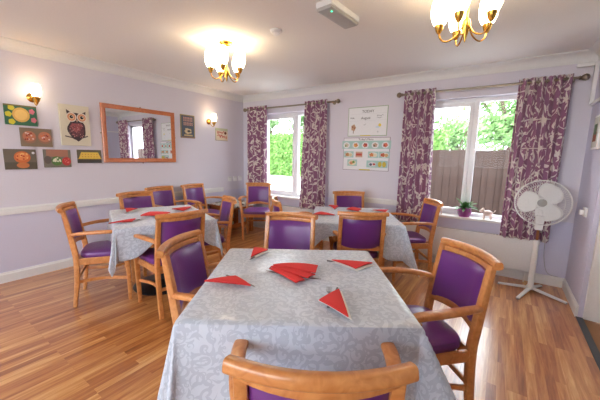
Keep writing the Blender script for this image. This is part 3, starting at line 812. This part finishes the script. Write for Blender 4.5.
for k_ in range(12): a.disc(.55+rp.uniform(-.16, .16), .62+rp.uniform(-.16, .16), .03, .04, rp.choice([(180, 70, 40), (240, 190, 120)]), 8)
a.disc(.9, .82, .05, .06, (230, 230, 235)); tag(a.left('food_picture', -3.31, 1.15), 'food picture of an orange pasta bowl, bottom left of the group', 'picture', gf)
a = Art(.245, .195, (120, 116, 104)); a.rect(.1, .6, .9, 1, (170, 120, 100)); a.disc(.14, .42, .13, .22, (100, 90, 84)).disc(.46, .36, .2, .26, (84, 124, 60)).disc(.82, .34, .17, .24, (190, 60, 60))
for k_ in range(12): a.disc(.46+rp.uniform(-.13, .13), .4+rp.uniform(-.14, .14), .035, .05, (222, 226, 200), 8)
for k_ in range(8): a.disc(.82+rp.uniform(-.11, .11), .36+rp.uniform(-.12, .12), .025, .035, (220, 120, 110), 8)
tag(a.left('food_picture', -3.00, 1.165), 'food picture of bowls with green salad and red fruit', 'picture', gf)
a = Art(.25, .155, (96, 90, 76)); a.rect(0, 0, 1, .3, (70, 66, 64)); a.poly([(.04, .32), (.98, .32), (.86, .82), (.16, .82)], (226, 190, 84)); a.rect(.0, .3, 1, .34, (200, 160, 60))
for k_ in range(12): a.disc(.2+.12*(k_ % 6), .48+.18*(k_//6), .02, .035, (176, 130, 50), 8)
tag(a.left('food_picture', -2.69, 1.21), 'food picture of a yellow tray bake nearest the mirror', 'picture', gf)
# owl canvas
a = Art(.285, .45, (214, 206, 186), .03)
DK = (66, 52, 58)
a.line([(.12, .23), (.34, .2), (.62, .18), (.9, .25)], .045, (84, 74, 78))
a.disc(.53, .40, .31, .25, DK, 28, .05).disc(.53, .42, .25, .2, (110, 66, 74), 28, .07).disc(.52, .47, .19, .12, (156, 84, 88), 24, .1)
for k_ in range(60):
    an = rp.uniform(0, 6.28); rr = rp.uniform(.0, 1)**.5; x = .53+.27*rr*math.cos(an); y = .38+.21*rr*math.sin(an)
    a.disc(x, y, .018, .014, rp.choice([(196, 140, 136), (90, 60, 70), (60, 48, 56), (176, 110, 112)]), 7)
a.poly([(.24, .62), (.2, .88), (.38, .8), (.52, .78), (.68, .8), (.86, .86), (.82, .62)], DK).disc(.53, .68, .32, .13, DK, 24, .04)
for cx in (.36, .71): a.disc(cx, .70, .17, .115, (222, 208, 196)).disc(cx, .70, .135, .09, (206, 136, 96)).disc(cx, .70, .09, .06, (226, 190, 160)).disc(cx, .705, .06, .04, (30, 26, 28)).disc(cx+.02, .715, .015, .01, (230, 230, 230), 8)
a.poly([(.5, .64), (.57, .64), (.535, .57)], (190, 150, 130)); a.poly([(.4, .17), (.66, .17), (.53, .1)], DK)
tag(a.left('owl_canvas', -2.83, 1.41), 'beige canvas picture of a dark owl with big round eyes on a branch', 'picture')
# retro signs
a = Art(.25, .35, (74, 84, 98), .01); a.rect(0, 0, .06, 1, (150, 134, 84)).rect(.94, 0, 1, 1, (150, 134, 84)).rect(0, .96, 1, 1, (150, 134, 84)).rect(0, 0, 1, .06, (140, 110, 90))
for r_, (y0, y1) in enumerate(((.72, .9), (.54, .68))):
    for k_ in range(6): 
        x = .2+.11*k_; a.rect(x, y0, x+.075, y1, (196, 150, 140)); a.rect(x+.025, y0+.04, x+.05, y1-.06, (74, 84, 98))
a.disc(.5, .3, .24, .12, (206, 186, 150), wob=.15).rect(.3, .2, .42, .42, (206, 186, 150)).disc(.55, .3, .12, .05, (60, 60, 66)).rect(.2, .09, .8, .15, (196, 176, 130))
tag(a.left('diner_sign', -1.33, 1.585), 'blue retro poster with blocky pink lettering right of the mirror', 'sign')
a = Art(.27, .21, (224, 206, 180), .01); a.rect(0, .8, 1, 1, (188, 194, 160)).squiggle(.1, .7, .66, .12, (190, 84, 84), .05, 16, 2).squiggle(.14, .75, .36, .13, (196, 96, 92), .06, 16, 5).disc(.8, .64, .1, .12, (110, 60, 40)).disc(.86, .28, .05, .14, (200, 120, 90)).rect(0, 0, .03, 1, (130, 150, 140)).rect(0, 0, 1, .03, (120, 110, 100))
tag(a.left('script_sign', -.67, 1.58), 'small cream sign with red script under the corner wall light', 'sign')
# mirror
t = empty('mirror', (.0, -1.925, 1.575))
w, h_, f = .49, .36, .055; rings = []
def ringm(dw, x): return [V((x, sy*(w-dw), sz*(h_-dw))) for sy, sz in ((-1, -1), (1, -1), (1, 1), (-1, 1))]
MB().loft([ringm(0, .002), ringm(0, .02), ringm(.008, .028), ringm(f*.7, .024), ringm(f, .016), ringm(f, .004), ringm(0, .002)], cap=False).build('frame', M['frame'], t)
MB().box((.006, -(w-f+.005), -(h_-f+.005)), (.012, w-f+.005, h_-f+.005)).build('mirror_glass', M['mirror'], t, smooth=False)
for y, z in ((-w-.008, 0), (w+.008, 0), (0, h_+.008), (0, -h_-.008)): MB().lathe([(.008, 0), (.008, .008), (0, .01)], 10, (0, y, z), (1, 0, 0)).build('mirror_clip', M['pole'], t)
tag(t, 'wide wall mirror in an orange wood frame reflecting the curtains', 'mirror')

# posters on the back wall
def text(s, size, x, z, parent, c=(70, 70, 74), y=-.006):
    cu = bpy.data.curves.new('lettering', 'FONT'); cu.body = s; cu.size = size; cu.align_x = 'CENTER'; cu.extrude = .0004
    ob = bpy.data.objects.new('tmp', cu); me = bpy.data.meshes.new_from_object(ob); bpy.data.objects.remove(ob)
    me.materials.clear(); me.materials.append(flat(c)); o = bpy.data.objects.new('lettering', me); C.objects.link(o)
    o.parent = parent; o.location = (x, y, z); o.rotation_euler = (PI/2, 0, 0)
a = Art(.585, .405, (140, 168, 128), .004); a.rect(.012, .018, .988, .982, (232, 234, 238))
a.rect(.03, .76, .97, .765, (205, 208, 214)).rect(.03, .53, .97, .535, (205, 208, 214))
a.squiggle(.06, .16, .64, .03, (110, 110, 120), .008, 14, 1).squiggle(.74, .9, .68, .025, (110, 110, 120), .007, 18, 2).squiggle(.74, .86, .61, .02, (120, 120, 130), .006, 12, 3)
a.disc(.15, .3, .06, .11, (196, 160, 130), wob=.12).rect(.14, .1, .16, .2, (150, 130, 110)).disc(.13, .32, .02, .03, (150, 100, 80)).disc(.18, .28, .02, .04, (170, 120, 90))
a.disc(.82, .36, .035, .055, (236, 214, 90)).disc(.77, .3, .05, .035, (206, 224, 240)).squiggle(.41, .48, .4, .02, (130, 130, 140), .006, 8, 4).disc(.78, .14, .02, .03, (200, 205, 210)).rect(.34, .0, .6, .03, (206, 190, 60))
o = a.back('day_poster', 2.15, 1.645, deg(0)); tag(o, 'white poster headed TODAY with a green border, upper of the two', 'poster')
text('TODAY', .052, .3, .325, o); text('August', .05, .27, .235, o)
a = Art(.70, .47, (150, 134, 150), .004); a.rect(.01, .014, .99, .986, (232, 232, 236))
tl = (168, 204, 200)
a.rect(-.03, .66, 1.02, .9, tl)
for k_ in range(5):
    cx = .07+.21*k_; a.disc(cx, .77, .075, .095, (228, 230, 232)); a.disc(cx, .77, .045, .06, [(200, 190, 170), (214, 140, 80), (170, 70, 60), (190, 160, 140), (204, 96, 60)][k_], wob=.15)
    a.disc(cx-.02, .75, .02, .03, [(120, 160, 100), (240, 190, 90), (210, 120, 90), (110, 100, 90), (150, 60, 40)][k_], 8)
for x0, cs in ((.02, ((196, 140, 90), (214, 200, 160))), (.56, ((206, 130, 70), (226, 214, 190))), (.79, ((190, 100, 70), (210, 170, 120)))):
    a.rect(x0, .39, x0+.22, .58, tl).disc(x0+.11, .48, .09, .075, (228, 228, 226)).disc(x0+.08, .48, .05, .055, cs[0], wob=.15).disc(x0+.15, .47, .04, .05, cs[1], wob=.12)
a.rect(.29, .4, .44, .57, (206, 170, 150)).rect(.3, .45, .43, .52, (196, 80, 60))
a.rect(.11, .13, .33, .33, tl).disc(.22, .23, .085, .08, (232, 220, 190)).disc(.2, .22, .04, .05, (220, 150, 110)).disc(.25, .25, .03, .04, (120, 160, 80))
a.rect(.54, .1, .98, .31, tl).disc(.66, .2, .08, .07, (220, 216, 220), wob=.1).disc(.63, .19, .03, .04, (90, 90, 110)).disc(.7, .2, .03, .03, (180, 70, 60)).disc(.82, .2, .04, .08, (206, 180, 60)).disc(.91, .2, .04, .08, (206, 180, 60)).rect(.38, .01, .62, .04, (206, 190, 60))
o = a.back('menu_poster', 2.09, 1.155); tag(o, 'white menu poster with rows of small food photographs, lower of the two', 'poster')
text("Today's Menu", .04, .35, .43, o, y=-.0115)

# sockets, switch, framed item and trunking near the right corner
for y, lab in ((-.36, 'white socket plate on the left wall, furthest from the corner'), (-.23, 'white socket plate on the left wall, middle of three'), (-.10, 'white socket plate on the left wall, closest to the corner')):
    o = MB().box((0, y-.045, .865), (.009, y+.045, .95), .003).build('wall_socket', M['plastic'])
    for dy in (-.018, .018): MB().box((.009, y+dy-.005, .93), (.012, y+dy+.005, .94)).build('switch', M['grey'], o)
    tag(o, lab, 'socket', 'sockets near the far corner')
o = MB().box((W-.02, -.50, .85), (W, -.40, .93), .004).build('wall_socket', M['plastic']); MB().box((W-.05, -.475, .865), (W-.02, -.43, .91), .006).build('plug', M['plastic'], o)
tag(o, 'white socket with a plug on the right wall beside the open door', 'socket')
t = MB().box((W-.03, -.04, 1.9), (W, -.012, 2.29)).box((W-.16, -.03, 2.262), (W, 0, 2.292)).box((W-.024, -.5, 1.885), (W, -.015, 1.907)).build('cable_trunking', M['white'])
tag(t, 'white cable trunking in the upper right corner beside the curtain pole', 'trunking')
t = empty('framed_picture', (W, -.44, 1.6))
MB().box((-.022, -.11, -.15), (0, .11, .15), .006).build('frame', M['white'], t)
a = MB(); a.use(flat((196, 196, 188))).box((-.024, -.09, -.13), (-.021, .09, .13)); a.use(flat((150, 84, 60))).box((-.0255, -.05, -.08), (-.0238, .06, .0)); a.use(flat((90, 110, 84))).box((-.0262, -.04, -.02), (-.0245, .05, .07)); a.build('print', None, t, smooth=False)
tag(t, 'white framed picture on the right wall, cut off by the photo edge', 'picture')

# ------------------------------------------------------------------ window sill items
def sill_z(): return Z0+.029
t = empty('potted_plant', (3.755, .03, sill_z())); t.scale = (1.6,)*3
MB().lathe([(0, 0), (.035, 0), (.045, .02), (.05, .045), (.045, .065), (.05, .07), (.046, .072), (.04, .06), (0, .058)], 24).build('pot', M['pot'], t)
lv = MB(); rl = random.Random(5)
for k_ in range(46):
    an = rl.uniform(0, 6.28); ln = rl.uniform(.06, .13); up_ = rl.uniform(.3, 1.1); d = V((math.cos(an), math.sin(an), 0)); sd = V((-d.y, d.x, 0))
    pts = []
    for i in range(6):
        s_ = i/5; p = d*(ln*s_*.9)*(1.1-up_*.5)+V((0, 0, .06+ln*up_*s_-.05*s_*s_)); wd = .013*math.sin(PI*(s_*.9+.08))
        pts += [p-sd*wd, p+V((0, 0, -.003)), p+sd*wd]
    lv.add(pts, [f for i in range(5) for f in ((i*3, i*3+1, i*3+4, i*3+3), (i*3+1, i*3+2, i*3+5, i*3+4))])
lv.build('leaves', M['plant'], t)
tag(t, 'green leafy plant in a round magenta pot on the right window sill', 'potted plant')
def make_pig():
    t = empty('figurine')
    b = MB().ball((0, 0, .045), (.034, .02, .022), 16, 10).ball((.034, 0, .06), (.017, .015, .016), 14, 8).lathe([(.007, 0), (.007, .008), (0, .009)], 12, (.046, 0, .057), (1, 0, 0))
    for sx in (-1, 1):
        for sy in (-1, 1): b.tube([(sx*.02, sy*.011, .035), (sx*.022, sy*.012, 0)], .006, 8)
    b.build('body', M['pink'], t)
    for sy in (-1, 1): MB().lathe([(.007, 0), (.004, .01), (0, .018)], 8, (.03, sy*.01, .07), (-.1, sy*.4, 1)).build('ear', M['pink'], t)
    MB().tube([(-.033, 0, .05), (-.042, .003, .06), (-.046, -.002, .07)], .002, 6).build('tail', M['pink'], t)
    return t
p = make_pig(); p.location = (3.47, .02, sill_z()); p.rotation_euler = (0, 0, 2.2); p.scale = (1.5,)*3
tag(p, 'small pale pink animal figurine on the sill left of the potted plant', 'figurine', 'pale animal figurines')
p2 = copy_tree(p); p2.location = (4.0, .02, sill_z()); p2.rotation_euler = (0, 0, PI+.2); p2.scale = (1.6,)*3
tag(p2, 'small pale pink animal figurine on the sill between plant and curtain', 'figurine', 'pale animal figurines')

# ------------------------------------------------------------------ outdoors
struct(MB().box((-60, -60, -.3), (60, YB-.2, -.1)).build('ground_added_bounce', M['paving'], smooth=False))  # unseen pale ground added behind the room to bounce sunlight onto the ceiling
struct(MB().box((-60, .25, -.3), (60, 70, -.15)).build('ground', M['paving'], smooth=False))
t = empty('wooden_fence', (3.2, 3.0, -.15)); rf = random.Random(2)
xx = -.9; pn = 0
while xx < 7.0:
    for k_ in range(1):
        pb = MB(); x2 = xx
        while x2 < xx+1.78:
            w_ = rf.uniform(.13, .17); h_ = 1.69+rf.uniform(-.012, .012); yy = .012 if int(x2*100) % 2 else 0
            pb.box((x2, yy, .02), (x2+w_, yy+.018, h_), .002); x2 += w_-.012
        for z in (.25, .9, 1.45): pb.box((xx, .03, z), (xx+1.8, .07, z+.06))
        pb.build('fence_panel', M['fence'], t)
    MB().box((xx+1.8, -.04, 0), (xx+1.9, .06, 1.74), .004).build('fence_post', M['fence'], t)
    xx += 1.9
tag(t, 'brown weathered timber board fence outside the right window', 'fence')
def leaves(b, cx, cy, cz, rx, ry, rz, n, sz, rnd, shell=.5):
    for _ in range(n):
        d = V((rnd.gauss(0, 1), rnd.gauss(0, 1), rnd.gauss(0, 1))).normalized(); r = rnd.uniform(shell, 1)
        p = V((cx+d.x*rx*r, cy+d.y*ry*r, cz+d.z*rz*r)); a = V((rnd.gauss(0, 1), rnd.gauss(0, 1), rnd.gauss(0, 1))).normalized()
        c = a.orthogonal().normalized(); e = a.cross(c); s_ = sz*rnd.uniform(.6, 1.3)
        b.add([p-c*s_, p+e*s_*.5, p+c*s_, p-e*s_*.5], [(0, 1, 2, 3)])
def tree(x, y, h, r, m, label, n=1800, sz=.16, seed=0):
    rnd = random.Random(seed); t = empty('tree', (x, y, -.15)); tr = MB()
    tr.tube([(0, 0, 0), (.1, 0, h*.3), (-.05, .1, h*.6)], .02*h+.04, 8)
    for k_ in range(6): a = k_*1.05; tr.tube([(0, 0, h*.35), (r*.4*math.cos(a), r*.4*math.sin(a), h*.6), (r*.7*math.cos(a), r*.7*math.sin(a), h*.78)], .05, 6)
    tr.build('trunk', M['bark'], t); b = MB()
    for k_ in range(9):
        a = rnd.uniform(0, 6.28); q_ = rnd.uniform(.1, .7)*r; zz = h*rnd.uniform(.42, .86)
        leaves(b, q_*math.cos(a), q_*math.sin(a), zz, r*.5, r*.5, r*.42, n//9, sz, rnd, .3)
    b.build('crown', m, t, smooth=False); tag(t, label, 'tree', 'trees outside')
# hedge 19 m away, seen through the left window
t = empty('hedge', (-9.5, 14.5, -.15)); b = MB(); rnd = random.Random(9)
hb = MB().box((-10.8, -.55, 0), (10.8, .55, 2.95), .1)
for _ in range(15000):
    if rnd.random() < .8: p = V((rnd.uniform(-11, 11), -.6+rnd.uniform(-.1, .1), rnd.uniform(0, 3.05)))
    else: p = V((rnd.uniform(-11, 11), rnd.uniform(-.6, .6), 3.0+rnd.uniform(-.1, .15)))
    a = V((rnd.gauss(0, 1), rnd.gauss(0, 1), rnd.gauss(0, 1))).normalized(); c = a.orthogonal().normalized(); e = a.cross(c); s_ = rnd.uniform(.06, .14)
    b.add([p-c*s_, p+e*s_*.5, p+c*s_, p-e*s_*.5], [(0, 1, 2, 3)])
hb.build('hedge_core', M['hedge'], t); b.build('foliage', M['hedge'], t, smooth=False)
tag(t, 'long clipped bright green hedge beyond the left window', 'hedge')
tree(-10.5, 18.5, 7.5, 3.2, M['leaf'], 'dark green tree rising behind the hedge', 2600, .2, 1)
tree(-17, 21, 7.0, 3.0, M['leaf'], 'leafy tree behind the left part of the hedge', 2600, .2, 2)
tree(4.3, 8.5, 5.0, 1.8, M['leaf2'], 'airy pale green tree behind the timber fence', 2400, .11, 3)
tree(1.2, 19.0, 4.6, 2.4, M['leaf2'], 'low pale tree far behind the left end of the timber fence', 2000, .16, 4)

# ------------------------------------------------------------------ light, world, camera
sc = bpy.context.scene
w = bpy.data.worlds.new('World'); sc.world = w; w.use_nodes = True; nt = w.node_tree
bg = nt.nodes['Background']; bg.inputs[0].default_value = (.87, .94, 1, 1); bg.inputs[1].default_value = 6.5
sun = bpy.data.lights.new('Sun', 'SUN'); sun.energy = 2.8; sun.angle = .1; sun.color = (1, .95, .86)
so = bpy.data.objects.new('Sun', sun); C.objects.link(so); so.rotation_euler = (deg(28), deg(8), 0)

cam = bpy.data.cameras.new('Camera'); cam.sensor_width = 36; cam.lens = 297.17/600*36; cam.clip_start = .05; cam.clip_end = 300
co = bpy.data.objects.new('Camera', cam); C.objects.link(co); sc.camera = co
yaw, pitch, roll = math.radians(34.26), math.radians(8.35), math.radians(1.156)
fw = V((-math.sin(yaw)*math.cos(pitch), math.cos(yaw)*math.cos(pitch), -math.sin(pitch)))
rt = V((math.cos(yaw), math.sin(yaw), 0)); up = rt.cross(fw)
r_ = rt*math.cos(roll)+up*math.sin(roll); u_ = -rt*math.sin(roll)+up*math.cos(roll)
co.matrix_world = Matrix.Translation((4.112, -4.105, 1.339)) @ Matrix((r_, u_, -fw)).transposed().to_4x4()

vs_ = sc.view_settings; vs_.view_transform = 'Standard'; vs_.look = 'None'; vs_.gamma = 1; vs_.use_curve_mapping = False
vs_.exposure = 0.6
